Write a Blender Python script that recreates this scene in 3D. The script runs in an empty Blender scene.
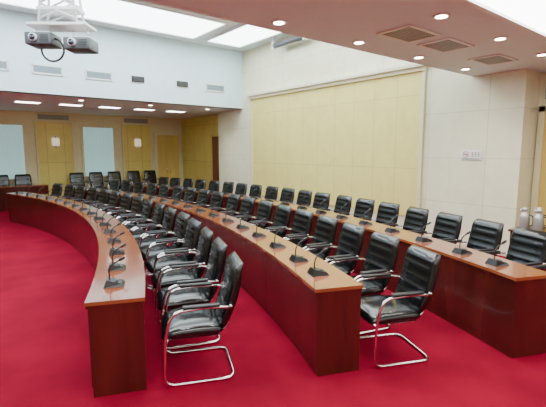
import bpy, bmesh, math, random
from mathutils import Vector, Matrix
random.seed(4)
S=bpy.context.scene
COL=S.collection

# ------------------------------------------------------------ materials
def mat(name, col, rough=.5, metal=0, spec=.5, emis=None, estr=0, noise=0, nscale=8, bump=0, bscale=60, coat=0, stretch=None):
    m=bpy.data.materials.new(name); m.use_nodes=True
    nt=m.node_tree; b=nt.nodes['Principled BSDF']
    b.inputs['Base Color'].default_value=(*col,1)
    b.inputs['Roughness'].default_value=rough
    b.inputs['Metallic'].default_value=metal
    b.inputs['Specular IOR Level'].default_value=spec
    b.inputs['Coat Weight'].default_value=coat
    b.inputs['Coat Roughness'].default_value=.10
    if emis:
        b.inputs['Emission Color'].default_value=(*emis,1); b.inputs['Emission Strength'].default_value=estr
    tc=nt.nodes.new('ShaderNodeTexCoord')
    vec=tc.outputs['Object']
    if stretch:
        mp=nt.nodes.new('ShaderNodeMapping'); mp.inputs['Scale'].default_value=stretch
        nt.links.new(vec,mp.inputs['Vector']); vec=mp.outputs['Vector']
    if noise:
        n=nt.nodes.new('ShaderNodeTexNoise'); n.inputs['Scale'].default_value=nscale; n.inputs['Detail'].default_value=5
        nt.links.new(vec,n.inputs['Vector'])
        r=nt.nodes.new('ShaderNodeValToRGB')
        r.color_ramp.elements[0].position=.3; r.color_ramp.elements[1].position=.7
        r.color_ramp.elements[0].color=(*[c*(1-noise) for c in col],1)
        r.color_ramp.elements[1].color=(*[min(1,c*(1+noise)) for c in col],1)
        nt.links.new(n.outputs['Fac'],r.inputs['Fac']); nt.links.new(r.outputs['Color'],b.inputs['Base Color'])
    if bump:
        n2=nt.nodes.new('ShaderNodeTexNoise'); n2.inputs['Scale'].default_value=bscale
        nt.links.new(vec,n2.inputs['Vector'])
        bp=nt.nodes.new('ShaderNodeBump'); bp.inputs['Strength'].default_value=bump; bp.inputs['Distance'].default_value=.01
        nt.links.new(n2.outputs['Fac'],bp.inputs['Height']); nt.links.new(bp.outputs['Normal'],b.inputs['Normal'])
    return m

def tiled(name, col, joint, w, h, rough, axis='YZ', var=.04, coat=0, mortar=.006):
    """stone / veneer panels laid in a grid with thin joints, mapped on a vertical plane"""
    m=bpy.data.materials.new(name); m.use_nodes=True
    nt=m.node_tree; b=nt.nodes['Principled BSDF']
    tc=nt.nodes.new('ShaderNodeTexCoord'); sp=nt.nodes.new('ShaderNodeSeparateXYZ'); cb=nt.nodes.new('ShaderNodeCombineXYZ')
    nt.links.new(tc.outputs['Object'],sp.inputs[0])
    nt.links.new(sp.outputs[axis[0]],cb.inputs['X']); nt.links.new(sp.outputs[axis[1]],cb.inputs['Y'])
    br=nt.nodes.new('ShaderNodeTexBrick'); br.offset=0; br.squash=1
    br.inputs['Scale'].default_value=1; br.inputs['Brick Width'].default_value=w; br.inputs['Row Height'].default_value=h
    br.inputs['Mortar Size'].default_value=mortar; br.inputs['Mortar Smooth'].default_value=.3
    br.inputs['Color1'].default_value=(*col,1); br.inputs['Color2'].default_value=(*[c*(1-var) for c in col],1)
    br.inputs['Mortar'].default_value=(*joint,1)
    nt.links.new(cb.outputs[0],br.inputs['Vector'])
    n=nt.nodes.new('ShaderNodeTexNoise'); n.inputs['Scale'].default_value=2.5; n.inputs['Detail'].default_value=8; n.inputs['Distortion'].default_value=1.2
    nt.links.new(tc.outputs['Object'],n.inputs['Vector'])
    r=nt.nodes.new('ShaderNodeValToRGB'); r.color_ramp.elements[0].position=.35;r.color_ramp.elements[1].position=.65
    r.color_ramp.elements[0].color=(.94,.93,.9,1); r.color_ramp.elements[1].color=(1,1,1,1)
    nt.links.new(n.outputs['Fac'],r.inputs['Fac'])
    mx=nt.nodes.new('ShaderNodeMixRGB'); mx.blend_type='MULTIPLY'; mx.inputs['Fac'].default_value=1
    nt.links.new(br.outputs['Color'],mx.inputs[1]); nt.links.new(r.outputs['Color'],mx.inputs[2])
    nt.links.new(mx.outputs[0],b.inputs['Base Color'])
    b.inputs['Roughness'].default_value=rough; b.inputs['Coat Weight'].default_value=coat
    return m

M_carpet=mat('carpet_crimson',(.245,.0025,.022),rough=.95,spec=.08,noise=.22,nscale=1.3,bump=.6,bscale=220)
M_marble=tiled('marble_cream',(.87,.85,.62),(.62,.58,.38),1.2,.9,.2,'YZ')
M_marble_x=tiled('marble_cream_x',(.84,.82,.62),(.62,.58,.4),1.2,.9,.3,'XZ')
M_yellow=tiled('acoustic_panel_yellow',(.84,.73,.24),(.58,.46,.13),.62,1.56,.5,'YZ',.02,0,.005)
M_ywood=tiled('veneer_yellow_back',(.80,.66,.18),(.42,.30,.08),.6,1.5,.4,'XZ',.05)
M_ywood_y=tiled('veneer_yellow_side',(.78,.66,.18),(.42,.30,.08),.9,1.5,.4,'YZ',.05)
M_beige=mat('paint_beige',(.76,.69,.42),rough=.6,noise=.03)
M_fascia=mat('fascia_white',(.70,.87,.95),rough=.7,noise=.02)
M_ceil=mat('ceiling_paint',(.76,.90,.96),rough=.8,noise=.015)
M_ceilup=mat('ceiling_upper_paint',(.78,.88,.92),rough=.8,noise=.02)
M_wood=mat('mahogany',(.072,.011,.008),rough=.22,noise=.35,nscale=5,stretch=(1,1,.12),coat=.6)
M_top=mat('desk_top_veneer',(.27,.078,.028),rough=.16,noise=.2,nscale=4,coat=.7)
M_gap=mat('joint_dark',(.02,.004,.003),rough=.7)
M_leather=mat('leather_black',(.004,.0055,.006),rough=.2,spec=.6,bump=.10,bscale=45,coat=.15)
M_plastic=mat('plastic_black',(.008,.008,.009),rough=.3)
M_chrome=mat('chrome',(.82,.83,.85),rough=.09,metal=1)
M_alu=mat('grille_metal',(.42,.46,.48),rough=.5,metal=.0)
M_dark=mat('duct_dark',(.05,.05,.05),rough=.8)
M_white=mat('white_enamel',(.8,.8,.8),rough=.4)
M_grey=mat('projector_grey',(.09,.1,.11),rough=.45)
M_glass=mat('lens_glass',(.02,.03,.06),rough=.05,spec=1)
M_steel=mat('brushed_steel',(.50,.49,.46),rough=.4,metal=.6)
M_red=mat('sign_red',(.7,.03,.03),rough=.5)
M_sky=mat('luminous_ceiling',(.9,.9,.9),emis=(.86,.97,1),estr=9)
M_lamp=mat('lamp_diffuser',(.9,.9,.9),emis=(.95,1,.97),estr=11)
M_spot=mat('downlight_lens',(.9,.9,.9),emis=(1,.93,.8),estr=25)
M_blind=mat('window_blind',(.42,.72,.74),rough=.5,emis=(.55,.95,.95),estr=.38)
M_door=mat('door_veneer',(.72,.54,.15),rough=.35,noise=.1,nscale=3,stretch=(1,1,.1))
M_doordark=mat('door_dark',(.2,.07,.03),rough=.35)
M_sconce=mat('sconce_shade',(.85,.8,.7),emis=(1,.9,.7),estr=.6)

# ------------------------------------------------------------ mesh helpers
class B:
    def __init__(s): s.bm=bmesh.new(); s.mats=[]
    def mi(s,m):
        if m not in s.mats: s.mats.append(m)
        return s.mats.index(m)
    def _tag(s,faces,m,smooth=False):
        i=s.mi(m)
        for f in faces: f.material_index=i; f.smooth=smooth
    def box(s,x0,x1,y0,y1,z0,z1,m,bevel=0,mtx=None,seg=2):
        r=bmesh.ops.create_cube(s.bm,size=1)
        vs=r['verts']
        c=Vector(((x0+x1)/2,(y0+y1)/2,(z0+z1)/2)); d=(abs(x1-x0),abs(y1-y0),abs(z1-z0))
        for v in vs: v.co=Vector((v.co.x*d[0],v.co.y*d[1],v.co.z*d[2]))+c
        fs=set(f for v in vs for f in v.link_faces)
        if bevel:
            es=set(e for v in vs for e in v.link_edges)
            rr=bmesh.ops.bevel(s.bm,geom=list(es),offset=bevel,segments=seg,affect='EDGES',profile=.6)
            vs=set(v for f in rr['faces'] for v in f.verts)
            fs=set(f for v in vs for f in v.link_faces)
        if mtx is not None:
            for v in set(v for f in fs for v in f.verts): v.co=mtx@v.co
        s._tag(fs,m,bool(bevel))
    def tube(s,pts,r,m,seg=8,cap=True):
        pts=[Vector(p) for p in pts]; n=len(pts); rings=[]
        t=(pts[1]-pts[0]).normalized(); u=t.orthogonal().normalized()
        rad=r if isinstance(r,(list,tuple)) else [r]*n
        for i,p in enumerate(pts):
            if i==0: tn=(pts[1]-pts[0]).normalized()
            elif i==n-1: tn=(pts[-1]-pts[-2]).normalized()
            else: tn=((pts[i+1]-p).normalized()+(p-pts[i-1]).normalized()).normalized()
            u=(u-tn*u.dot(tn)).normalized(); w=tn.cross(u)
            rings.append([s.bm.verts.new(p+rad[i]*(math.cos(2*math.pi*k/seg)*u+math.sin(2*math.pi*k/seg)*w)) for k in range(seg)])
        fs=[]
        for a,b in zip(rings,rings[1:]):
            for k in range(seg): fs.append(s.bm.faces.new((a[k],a[(k+1)%seg],b[(k+1)%seg],b[k])))
        if cap:
            fs.append(s.bm.faces.new(rings[0][::-1])); fs.append(s.bm.faces.new(rings[-1]))
        s._tag(fs,m,True)
    def lathe(s,prof,c,m,seg=20):
        rings=[]
        for r,z in prof:
            rings.append([s.bm.verts.new((c[0]+r*math.cos(2*math.pi*k/seg),c[1]+r*math.sin(2*math.pi*k/seg),c[2]+z)) for k in range(seg)])
        fs=[]
        for a,b in zip(rings,rings[1:]):
            for k in range(seg): fs.append(s.bm.faces.new((a[k],a[(k+1)%seg],b[(k+1)%seg],b[k])))
        fs.append(s.bm.faces.new(rings[0][::-1])); fs.append(s.bm.faces.new(rings[-1]))
        s._tag(fs,m,True)
    def arc(s,cx,cy,r0,r1,a0,a1,z0,z1,m,n=8):
        rows=[]
        for i in range(n+1):
            a=a0+(a1-a0)*i/n; c,sn=math.cos(a),math.sin(a)
            rows.append([s.bm.verts.new((cx+r*c,cy+r*sn,z)) for r,z in ((r0,z0),(r1,z0),(r1,z1),(r0,z1))])
        fs=[]
        for a,b in zip(rows,rows[1:]):
            for k in range(4): fs.append(s.bm.faces.new((a[k],b[k],b[(k+1)%4],a[(k+1)%4])))
        fs.append(s.bm.faces.new(rows[0])); fs.append(s.bm.faces.new(rows[-1][::-1]))
        s._tag(fs,m,False)
    def cushion(s,P,W,T,m,nu=14,nv=18,rib=None,pw=5):
        """P(v)->(pos,normal) on the side profile; W(v) half width; T thickness"""
        g=[[],[]]
        for side in (0,1):
            for j in range(nv+1):
                tv=-math.cos(math.pi*j/nv); v=(tv+1)/2; row=[]
                p,nrm=P(v); w=W(v)
                for i in range(nu+1):
                    tu=-math.cos(math.pi*i/nu)
                    f=((1-abs(tu)**pw)*(1-abs(tv)**pw))
                    f=max(f,0)**.5
                    if side==0 and rib: f*=rib(tu,v)
                    edge=(i in(0,nu) or j in (0,nv))
                    if side==1 and edge: row.append(g[0][j][i]); continue
                    wr=w*(1-.13*abs(tv)**10)
                    q=p+Vector((tu*wr,0,0))+nrm*(T*f*(1 if side==0 else -.8))
                    row.append(s.bm.verts.new(q))
                g[side].append(row)
        fs=[]
        for side in (0,1):
            for j in range(nv):
                for i in range(nu):
                    a,b,c,d=g[side][j][i],g[side][j][i+1],g[side][j+1][i+1],g[side][j+1][i]
                    fs.append(s.bm.faces.new((a,b,c,d) if side==0 else (d,c,b,a)))
        s._tag(fs,m,True)
    def mesh(s,name):
        bmesh.ops.recalc_face_normals(s.bm,faces=s.bm.faces)
        me=bpy.data.meshes.new(name); s.bm.to_mesh(me); s.bm.free()
        for m in s.mats: me.materials.append(m)
        return me
    def obj(s,name,loc=(0,0,0),rot=0,recentre=False):
        if recentre:
            co=[v.co for v in s.bm.verts]
            c=Vector(((min(v.x for v in co)+max(v.x for v in co))/2,(min(v.y for v in co)+max(v.y for v in co))/2,min(v.z for v in co)))
            for v in s.bm.verts: v.co-=c
            loc=c
        o=bpy.data.objects.new(name,s.mesh(name)); o.location=loc; o.rotation_euler=(0,0,rot); COL.objects.link(o); return o
def inst(name,me,loc,rot=0,sz=1):
    o=bpy.data.objects.new(name,me); o.location=loc; o.rotation_euler=(0,0,rot); o.scale=(1,1,sz); COL.objects.link(o); return o
def fillet(pts,rad,n=5):
    pts=[Vector(p) for p in pts]; out=[pts[0]]
    for a,b,c in zip(pts,pts[1:],pts[2:]):
        d1=(a-b); d2=(c-b); r=min(rad,d1.length*.48,d2.length*.48)
        p0=b+d1.normalized()*r; p2=b+d2.normalized()*r
        for i in range(n+1):
            t=i/n; out.append((1-t)**2*p0+2*t*(1-t)*b+t*t*p2)
    out.append(pts[-1]); return out

# ------------------------------------------------------------ room shell
XR=8.0; XL=-7.0; YF=-4.0; YB=17.3; ZC=3.35; ZU=5.2
YS=3.95; YK=11.7
b=B(); b.box(XL-.2,9.2,YF-.2,YB+.2,-.1,0,M_carpet); b.obj('floor')

b=B()
b.box(XR,9.2,3.0,13.3,0,ZU+.2,M_marble)
b.box(8.65,9.2,YF,3.0,0,ZC+.3,M_marble)
b.box(8.5,9.2,13.3,YB,0,ZC+.3,M_ywood_y)
b.obj('wall_right')
b=B(); b.box(XL-.2,9.2,YB,YB+.2,0,ZC+.3,M_beige); b.obj('wall_back')
b=B(); b.box(XL-.2,XL,YF,YB,0,ZC+.3,M_marble); b.obj('wall_left')
b=B(); b.box(XL-.2,9.2,YF-.2,YF,0,ZC+.3,M_marble_x); b.obj('wall_front')

b=B()
b.box(XL,8.65,YF,YS,ZC,ZU+.2,M_ceil)
b.box(XL,8.5,YK,YB,ZC,ZC+.05,M_ceil)
b.box(XL,8.0,YK,YK+.3,ZC+.0,ZU+.2,M_fascia)
b.box(XL,-5,YS,YK,ZC,ZU+.2,M_fascia)
b.box(-5,XR,YS,YK,ZU,ZU+.2,M_ceilup)
b.obj('ceiling')

# luminous ceiling panels of the raised bay
def lum(x0,x1,y0,y1,z,m,nx,ny,name,fr=M_white):
    b=B(); t=.05
    b.box(x0,x1,y0,y1,z-.03,z-.001,m)
    for i in range(nx+1):
        x=x0+(x1-x0)*i/nx; b.box(x-t/2,x+t/2,y0-t/2,y1+t/2,z-.06,z-.001,fr)
    for j in range(ny+1):
        y=y0+(y1-y0)*j/ny; b.box(x0,x1,y-t/2,y+t/2,z-.06,z-.001,fr)
    return b.obj(name,recentre=True)
lum(-3,5.9,9.3,11.1,ZU,M_sky,1,1,'skylight_panel')
lum(6.3,7.5,4.6,11.1,ZU,M_sky,1,1,'skylight_panel')
lum(-3,5.9,5.0,7.6,ZU,M_sky,1,1,'skylight_panel')
lum(-3,7.2,1.15,1.98,ZC,M_lamp,1,1,'added_light_strip')
lum(-3,7.2,-2.2,-1.4,ZC,M_lamp,1,1,'added_light_strip')  # unseen strip added behind the camera so wall bounce brightens the ceiling
for i in range(9):
    x=-2.6+i*1.15
    b=B(); b.box(x-.3,x+.3,13.75,14.05,ZC-.03,ZC-.001,M_lamp); b.box(x-.33,x+.33,13.72,14.08,ZC-.02,ZC-.0005,M_white); b.obj('ceiling_lamp',recentre=True)

def grille_c(x,y,w,d):
    b=B(); z=ZC
    b.box(x-w/2,x+w/2,y-d/2,y+d/2,z-.008,z-.001,M_dark)
    for a in (-1,1):
        b.box(x+a*w/2-.02,x+a*w/2+.02,y-d/2-.02,y+d/2+.02,z-.02,z-.001,M_white)
        b.box(x-w/2,x+w/2,y+a*d/2-.02,y+a*d/2+.02,z-.02,z-.001,M_white)
    n=10
    for i in range(n):
        yy=y-d/2+d*(i+.5)/n; b.box(x-w/2,x+w/2,yy-.010,yy+.010,z-.018,z-.006,M_alu)
    b.obj('ceiling_vent_grille',recentre=True)
for x in (1.6,4.5,5.35,6.75): grille_c(x,3.02,.62,.42)
def downl(x,y,z=ZC,real=True):
    b=B()
    b.lathe([(.075,-.012),(.055,-.012),(.055,-.001)],(x,y,z),M_spot,16)
    b.lathe([(.09,-.016),(.092,-.001)],(x,y,z),M_white,20)
    b.lathe([(.06,-.02),(.06,-.004)],(x,y,z),M_spot,16)
    b.obj('recessed_downlight',recentre=True)
    if real:
        l=bpy.data.lights.new('downlight_lamp','SPOT'); l.energy=60; l.spot_size=2.0; l.spot_blend=.8; l.color=(1,.95,.86); l.shadow_soft_size=.06
        o=bpy.data.objects.new('downlight_lamp',l); o.location=(x,y,z-.04); COL.objects.link(o)
for x in (1.6,2.98,4.32,5.7,7.12): downl(x,3.64)
for x in (2.8,4.17,5.56,6.95): downl(x,2.42)
for x in (3.1,5.1,7.1):
    downl(x,12.5)

def vent_wall(name,cx,z,w,h,y,fr=M_white,sl=M_alu):
    b=B()
    b.box(cx-w/2,cx+w/2,y-.012,y-.001,z-h/2,z+h/2,M_dark)
    for a in (-1,1):
        b.box(cx+a*w/2-.02,cx+a*w/2+.02,y-.03,y-.001,z-h/2-.02,z+h/2+.02,fr)
        b.box(cx-w/2,cx+w/2,y-.03,y-.001,z+a*h/2-.02,z+a*h/2+.02,fr)
    n=7
    for i in range(n):
        zz=z-h/2+h*(i+.5)/n; b.box(cx-w/2,cx+w/2,y-.026,y-.008,zz-.010,zz+.010,sl)
    b.obj(name,recentre=True)
M_ventblue=mat('vent_pale',(.28,.38,.44),rough=.5)
for x in (1.0,2.16,3.38,6.94): vent_wall('wall_vent_grille',x,3.93,.66,.2,YK,M_white,M_ventblue)
for x in (4.43,5.79):
    b=B(); b.box(x-.18,x+.18,YK-.05,YK-.001,3.86,4.02,M_plastic,.012)
    b.box(x-.2,x+.2,YK-.02,YK-.0005,3.84,4.04,M_white)
    for i in range(5): b.box(x-.15,x+.15,YK-.056,YK-.048,3.88+i*.03,3.89+i*.03,M_grey)
    b.obj('wall_speaker',recentre=True)

b=B()
b.box(XR-.04,XR-.001,4.98,11.1,.5,3.66,M_yellow)
b.obj('acoustic_wall_panel',recentre=False)
b=B()
b.box(XR-.16,XR-.001,4.85,11.25,3.68,3.78,M_marble,.01)
b.box(XR-.10,XR-.001,4.9,11.2,3.60,3.68,M_beige)
b.box(XR-.07,XR-.001,4.90,4.98,.5,3.60,M_beige); b.box(XR-.07,XR-.001,11.1,11.18,.5,3.60,M_beige)
b.obj('trim_1')
b=B()
b.tube([(7.72,8.35,4.95),(7.72,9.65,4.95)],.07,M_grey,12)
b.box(7.66,7.78,8.31,8.37,4.86,5.195,M_white); b.box(7.66,7.78,9.63,9.69,4.86,5.195,M_white)
b.obj('projection_screen_roller',recentre=True)
# back wall fittings
def Xb(u):
    a=(u-273)/410/1.012; return YB*(.6225+.7826*a)/(.7826-.6225*a)
y=YB
def frame(b,x0,x1,z0,z1,m,t=.09,d=.06):
    b.box(x0-t,x0,y-d,y-.001,z0,z1+t,m); b.box(x1,x1+t,y-d,y-.001,z0,z1+t,m); b.box(x0,x1,y-d,y-.001,z1,z1+t,m)
def window(n,x0,x1,z0,z1):
    b=B(); b.box(x0,x1,y-.02,y-.001,z0,z1,M_blind); frame(b,x0,x1,z0,z1,M_beige)
    b.box(x0-.09,x1+.09,y-.1,y-.001,z0-.06,z0,M_beige)
    k=int((x1-x0)/.12)
    for i in range(1,k): 
        x=x0+(x1-x0)*i/k; b.box(x-.004,x+.004,y-.026,y-.018,z0,z1,M_white)
    b.obj('window_%d'%n)
window(1,Xb(-34),Xb(23),.95,2.85)
window(2,Xb(83),Xb(113),.95,2.85)
for i,(u0,u1) in enumerate(((37,72),(123,150))):
    b=B(); b.box(Xb(u0),Xb(u1),y-.03,y-.001,.1,3.0,M_ywood); frame(b,Xb(u0),Xb(u1),.1,3.0,M_beige,.06); b.obj('wood_wall_panel')
    c=(Xb(u0)+Xb(u1))/2
    vent_wall('wall_vent_grille',c,3.18,Xb(u1)-Xb(u0)-.1,.22,YB,M_beige,M_alu)
    b=B(); b.box(c-.07,c+.07,y-.07,y-.031,2.05,2.5,M_white,.01); b.box(c-.13,c+.13,y-.14,y-.06,2.12,2.42,M_sconce,.03)
    b.tube([(c,y-.1,2.06),(c,y-.1,2.48)],.02,M_chrome)
    b.obj('wall_sconce')
def door(n,x0,x1,z1,m):
    b=B(); b.box(x0,(x0+x1)/2-.004,y-.05,y-.001,.005,z1,m,.004); b.box((x0+x1)/2+.004,x1,y-.05,y-.001,.005,z1,m,.004)
    frame(b,x0,x1,0,z1,M_beige,.1,.08)
    for a in (-1,1):
        c=(x0+x1)/2+a*(x1-x0)/4; w=(x1-x0)/4-.1
        b.box(c-w,c+w,y-.06,y-.048,.25,1.0,m,.01); b.box(c-w,c+w,y-.06,y-.048,1.15,z1-.2,m,.01)
        b.tube([((x0+x1)/2+a*.06,y-.1,.95),((x0+x1)/2+a*.06,y-.1,1.25)],.012,M_chrome)
    b.obj('door_%d'%n)
door(1,Xb(156),Xb(178),2.62,M_door)
b=B(); x=8.5
b.box(x-.05,x-.001,13.75,14.55,.005,2.5,M_doordark,.004)
for yy in (13.65,14.55): b.box(x-.08,x-.001,yy,yy+.1,0,2.6,M_door)
b.box(x-.08,x-.001,13.65,14.65,2.5,2.6,M_door)
b.tube([(x-.1,13.85,.95),(x-.1,13.85,1.2)],.012,M_chrome)
b.obj('door_2')
b=B(); x=8.65
b.box(x-.05,x-.001,1.05,1.98,.005,2.65,M_door,.004); b.box(x-.05,x-.001,1.99,2.86,.005,2.65,M_door,.004)
for yy in (.95,2.86): b.box(x-.08,x-.001,yy,yy+.1,0,2.75,M_beige)
b.box(x-.08,x-.001,.95,2.96,2.65,2.75,M_beige)
for yy in (1.9,2.07): b.tube([(x-.1,yy,.95),(x-.1,yy,1.25)],.012,M_chrome)
b.obj('door_3')
b=B(); b.box(x-.012,x-.001,1.2,2.9,2.88,3.25,M_dark)
for i in range(9): b.box(x-.03,x-.008,1.2,2.9,2.9+i*.04,2.92+i*.04,M_alu)
b.obj('wall_vent_grille')
b=B(); b.box(XR-.015,XR-.001,3.0,13.3,0,.12,M_marble,.003); b.obj('baseboard_right')
# no smoking sign
b=B(); yc,zc=3.88,1.86; x=XR
b.box(x-.012,x-.001,yc-.21,yc+.2,zc-.1,zc+.1,M_white,.003)
cy=yc+.1
ring=[(x-.014,cy+.055*math.cos(t*math.pi/10),zc+.015+.055*math.sin(t*math.pi/10)) for t in range(21)]
b.tube(ring,.006,M_red,6); b.tube([(x-.014,cy-.038,zc-.023),(x-.014,cy+.038,zc+.053)],.005,M_red,6)
b.box(x-.018,x-.012,cy-.04,cy+.04,zc+.008,zc+.02,M_dark)
for k in range(3):
    yy=yc-.03-k*.06
    for dz in (-.03,.0,.03): b.box(x-.015,x-.011,yy-.017,yy+.017,zc+.015+dz-.003,zc+.015+dz+.003,M_dark)
    b.box(x-.015,x-.011,yy-.003,yy+.003,zc-.03,zc+.055,M_dark)
b.box(x-.015,x-.011,yc-.17,yc+.17,zc-.075,zc-.065,M_dark)
b.obj('no_smoking_sign')

# ------------------------------------------------------------ chair
def chair_mesh():
    b=B()
    def Ps(v):
        yy=-.235+.52*v; zz=.425+.012*math.sin(v*math.pi)-.02*(v**6)
        return Vector((0,yy,zz)),Vector((0,0,1))
    b.cushion(Ps,lambda v:.255+.012*math.sin(v*math.pi),.06,M_leather,12,16,
              rib=lambda u,v:1-.12*math.exp(-((v-.62)/.03)**2)-.10*math.exp(-((abs(u)-.72)/.05)**2),pw=6)
    b.box(-.215,.215,-.2,.22,.375,.41,M_plastic,.01)
    def Pb(v):
        zz=.43+.565*v; yy=-.225-.14*v-.035*math.sin(v*math.pi*.9)
        if v>.82: yy-=.035*((v-.82)/.18)**2
        ang=math.atan2(.14,.565)
        return Vector((0,yy,zz)),Vector((0,math.cos(ang),math.sin(ang)))
    def rb(u,v):
        f=1.0
        for s0 in (.30,.46,.62,.80): f-=.22*math.exp(-((v-s0)/.018)**2)*(1 if abs(u)<.74 else .0)
        f-=.22*math.exp(-((abs(u)-.74)/.05)**2)
        return f
    b.cushion(Pb,lambda v:.235+.025*math.sin(min(1,v*1.15)*math.pi*.75),.055,M_leather,16,30,rib=rb,pw=6)
    X=.285
    half=[(X,-.29,.645),(X,-.1,.662),(X,.20,.64),(X,.25,.43),(X,.27,.013),(X,-.32,.013),(0,-.32,.013)]
    f=fillet(half,.10,6)
    full=f+[Vector((-p.x,p.y,p.z)) for p in f[-2::-1]]
    b.tube(full,.0135,M_chrome,8)
    for s in (-1,1):
        b.box(s*X-.028,s*X+.028,-.2,.11,.662,.688,M_plastic,.011)
        b.tube([(s*X,-.29,.645),(s*.2,-.30,.645)],.012,M_chrome,8)
        b.tube([(s*X,.25,.40),(s*.2,.2,.39)],.011,M_chrome,8)
    b.tube([(-X,.25,.395),(X,.25,.395)],.011,M_chrome,8)
    b.tube([(-.2,-.16,.37),(.2,-.16,.37)],.011,M_chrome,8)
    for s in (-1,1): b.tube([(s*.2,.25,.385),(s*.2,-.18,.375),(s*.2,-.27,.45),(s*.2,-.31,.6)],.011,M_chrome,8)
    return b.mesh('conference_chair')
CH=chair_mesh()

def mic_mesh():
    b=B()
    pts=[(-.075,-.085,0),(.075,-.085,0),(.075,.085,0),(-.075,.085,0),(-.058,-.065,.028),(.058,-.065,.028),(.052,.06,.06),(-.052,.06,.06)]
    vs=[b.bm.verts.new(p) for p in pts]
    fs=[b.bm.faces.new([vs[i] for i in q]) for q in ((3,2,1,0),(4,5,6,7),(0,1,5,4),(1,2,6,5),(2,3,7,6),(3,0,4,7))]
    b._tag(fs,M_plastic)
    b.box(-.03,.03,-.035,-.01,.03,.05,M_grey,.003)
    neck=[(0,.035,.045),(0,.04,.10),(0,.03,.15),(0,0,.19),(0,-.045,.215)]
    b.tube(fillet(neck,.05,3),.0065,M_plastic,8)
    b.tube([(0,-.045,.215),(0,-.05,.218),(0,-.09,.238),(0,-.095,.24)],[.008,.013,.013,.008],M_plastic,10)
    return b.mesh('desk_microphone')
MIC=mic_mesh()

# ------------------------------------------------------------ curved desks
CX,CY=-13.1,8.98
DH=.79; DW=.41
def curved_desk(r0,a0,a1):
    a0=math.radians(a0); a1=math.radians(a1); b=B(); r1=r0+DW
    L=(a1-a0)*r0; n=max(3,round(L/1.45)); da=(a1-a0)/n; g=.004/r0
    e=.035/r0
    b.arc(CX,CY,r0-.02,r1+.015,a0-.008/r0,a1+.008/r0,DH-.03,DH,M_top,n*4)
    b.arc(CX,CY,r0-.014,r1+.009,a0-.004/r0,a1+.004/r0,DH-.055,DH-.03,M_wood,n*4)
    b.arc(CX,CY,r0+.022,r0+.03,a0+e,a1-e,.0,DH-.05,M_gap,n*4)
    for i in range(n):
        s=a0+i*da+(g if i else 0); t=a0+(i+1)*da-(g if i<n-1 else 0)
        b.arc(CX,CY,r0,r0+.022,s,t,.09,DH-.052,M_wood,4)
        b.arc(CX,CY,r0+.008,r0+.022,s,t,.0,.088,M_wood,4)
    for i in range(n+1):
        if i==0: s,t=a0,a0+e
        elif i==n: s,t=a1-e,a1
        else: s,t=a0+i*da-e/2,a0+i*da+e/2
        b.arc(CX,CY,r0+.03 if 0<i<n else r0+.0225,r1,s,t,0,DH-.052,M_wood,1)
    b.arc(CX,CY,r0+.03,r1-.08,a0+e,a1-e,DH-.2,DH-.182,M_wood,n*4)
    return b.obj('curved_conference_desk',recentre=True)
rows=[(15.0,-22.4,16.8),(16.82,-23.1,17.5),(18.71,-23.7,17)]
PITCH=.68
for r0,a0,a1 in rows:
    curved_desk(r0,a0,a1)
    rc=r0+.84
    st=math.degrees(PITCH/rc); a=a0+math.degrees(.26/rc)
    first=True
    while a<a1-1:
        t=math.radians(a)
        j=random.uniform(-.02,.02)
        inst('conference_chair',CH,(CX+(rc+j)*math.cos(t),CY+(rc+j)*math.sin(t),0),t+math.pi/2+(-.04 if first else random.uniform(-.05,.05)))
        tm=t+(math.radians(.5) if first else 0)
        first=False
        rm=r0+.17
        inst('desk_microphone',MIC,(CX+rm*math.cos(tm),CY+rm*math.sin(tm),DH+.0005),t+math.pi/2)
        a+=st
b=B(); y0,y1=15.75,16.15; x0,x1=-4.5,2.7
b.box(x0,x1,y0-.02,y1+.02,DH-.035,DH,M_top)
n=5
for i in range(n):
    s=x0+(x1-x0)*i/n+.004; t=x0+(x1-x0)*(i+1)/n-.004
    b.box(s,t,y0,y0+.025,0,DH-.036,M_wood)
for i in range(n+1):
    s=x0+(x1-x0)*i/n; s=min(max(s,x0+.02),x1-.02); b.box(s-.018,s+.018,y0+.026,y1,0,DH-.036,M_wood)
b.obj('straight_conference_desk',recentre=True)
for i in range(10):
    x=-4.0+i*.68
    inst('conference_chair',CH,(x,16.62,0),math.pi,1.12)
    inst('desk_microphone',MIC,(x,15.92,DH+.0005),math.pi)
for x in (3.9,4.6,5.3,6.1,6.8): inst('conference_chair',CH,(x,16.62,0),math.pi,1.12)

# ------------------------------------------------------------ side table with flasks
b=B()
x0,x1,y0,y1=6.8,7.35,.7,2.62
b.box(x0-.02,x1+.02,y0-.02,y1+.02,.70,.735,M_wood,.006)
b.box(x0+.02,x1,y0,y1,.06,.70,M_wood)
b.box(x0+.05,x1,y0+.03,y1-.03,0,.06,M_gap)
for i in range(4):
    s=y0+.01+(y1-y0-.02)*i/4; b.box(x0,x0+.02,s+.008,s+(y1-y0-.02)/4-.008,.08,.68,M_wood,.004)
    b.box(x0-.02,x0,s+.2,s+.28,.6,.612,M_steel)
b.obj('side_cabinet',recentre=True)
def flask(x,y):
    b=B(); z=.7355
    b.lathe([(.062,0),(.07,.01),(.07,.2),(.062,.235),(.042,.265),(.038,.29),(.044,.295),(.044,.325),(.03,.345)],(x,y,z),M_steel)
    b.tube(fillet([(x,y-.068,z+.06),(x,y-.12,z+.08),(x,y-.12,z+.22),(x,y-.06,z+.23)],.03),.009,M_plastic,8)
    b.tube([(x,y+.035,z+.29),(x,y+.07,z+.315)],[.018,.01],M_steel,8)
    b.obj('thermos_flask',recentre=True)
for p in ((6.95,2.48),(7.12,2.34),(6.93,2.28),(7.12,2.12),(6.95,2.04),(7.12,1.86)): flask(*p)

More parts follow.
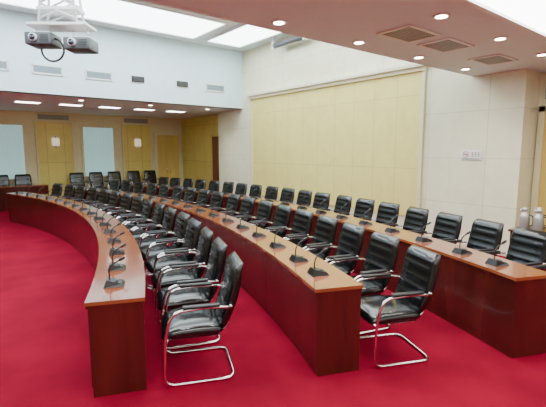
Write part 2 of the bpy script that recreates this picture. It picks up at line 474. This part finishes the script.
# ------------------------------------------------------------ ceiling projector rig
b=B(); px,py=1.75,8.0; rt=Matrix.Translation((px,py,0))@Matrix.Rotation(math.radians(-38),4,'Z')
def BX(*a,**k): b.box(*a,mtx=rt,**k)
BX(-.50,.50,-.22,.22,4.02,4.07,M_white,bevel=.01)
BX(-.34,.34,-.16,.16,4.28,4.34,M_white,bevel=.01)
for sx in (-.32,.32):
    for sy in (-.14,.14): b.tube([rt@Vector((sx,sy,4.05)),rt@Vector((sx*.6,sy,5.2))],.022,M_white,8)
for k in range(4):
    z=4.15+k*.25; f=1-.4*(z-4.05)/1.15
    for sy in (-.14,.14): b.tube([rt@Vector((-.32*f,sy,z)),rt@Vector((.3*f,sy,z+.24))],.018,M_white,6)
    for sy in (-.14,.14): b.tube([rt@Vector((.32*f,sy,z)),rt@Vector((-.3*f,sy,z+.24))],.018,M_white,6)
BX(-.3,.3,-.2,.2,5.1,5.195,M_white,bevel=.01)
for cx,dz in ((-.33,0),(.31,-.08)):
    BX(cx-.22,cx+.22,-.2,.2,3.72+dz,3.92+dz,M_grey,bevel=.025)
    BX(cx-.19,cx+.19,-.17,.17,3.92+dz,3.935+dz,M_white)
    for sx in (-.12,.12): b.tube([rt@Vector((cx+sx,0,3.93+dz)),rt@Vector((cx+sx,0,4.03))],.014,M_chrome,8)
    b.tube([rt@Vector((cx-.06,-.19,3.83+dz)),rt@Vector((cx-.06,-.25,3.825+dz))],.065,M_white,16)
    b.tube([rt@Vector((cx-.06,-.249,3.825+dz)),rt@Vector((cx-.06,-.256,3.825+dz))],.05,M_glass,16)
    for i in range(5): BX(cx+.04,cx+.18,-.206,-.198,3.76+dz+i*.026,3.77+dz+i*.026,M_plastic)
ringp=[rt@Vector((-.16+.19*math.cos(t*math.pi/14),-.05,3.66+.19*math.sin(t*math.pi/14))) for t in range(29)]
b.tube(ringp,.018,M_plastic,8)
b.obj('ceiling_projector',recentre=True)

# ------------------------------------------------------------ world + camera
w=bpy.data.worlds.new('World'); S.world=w; w.use_nodes=True
w.node_tree.nodes['Background'].inputs[0].default_value=(.6,.7,.8,1); w.node_tree.nodes['Background'].inputs[1].default_value=.3
cam=bpy.data.cameras.new('camera'); co=bpy.data.objects.new('camera',cam); COL.objects.link(co); S.camera=co
cam.sensor_width=36; cam.lens=410/546*36; cam.clip_start=.05
co.location=(0,0,1.95)
yaw=math.radians(38.5); p=math.atan(53/410)
d=Vector((math.sin(yaw)*math.cos(p),math.cos(yaw)*math.cos(p),-math.sin(p)))
co.rotation_euler=d.to_track_quat('-Z','Y').to_euler()
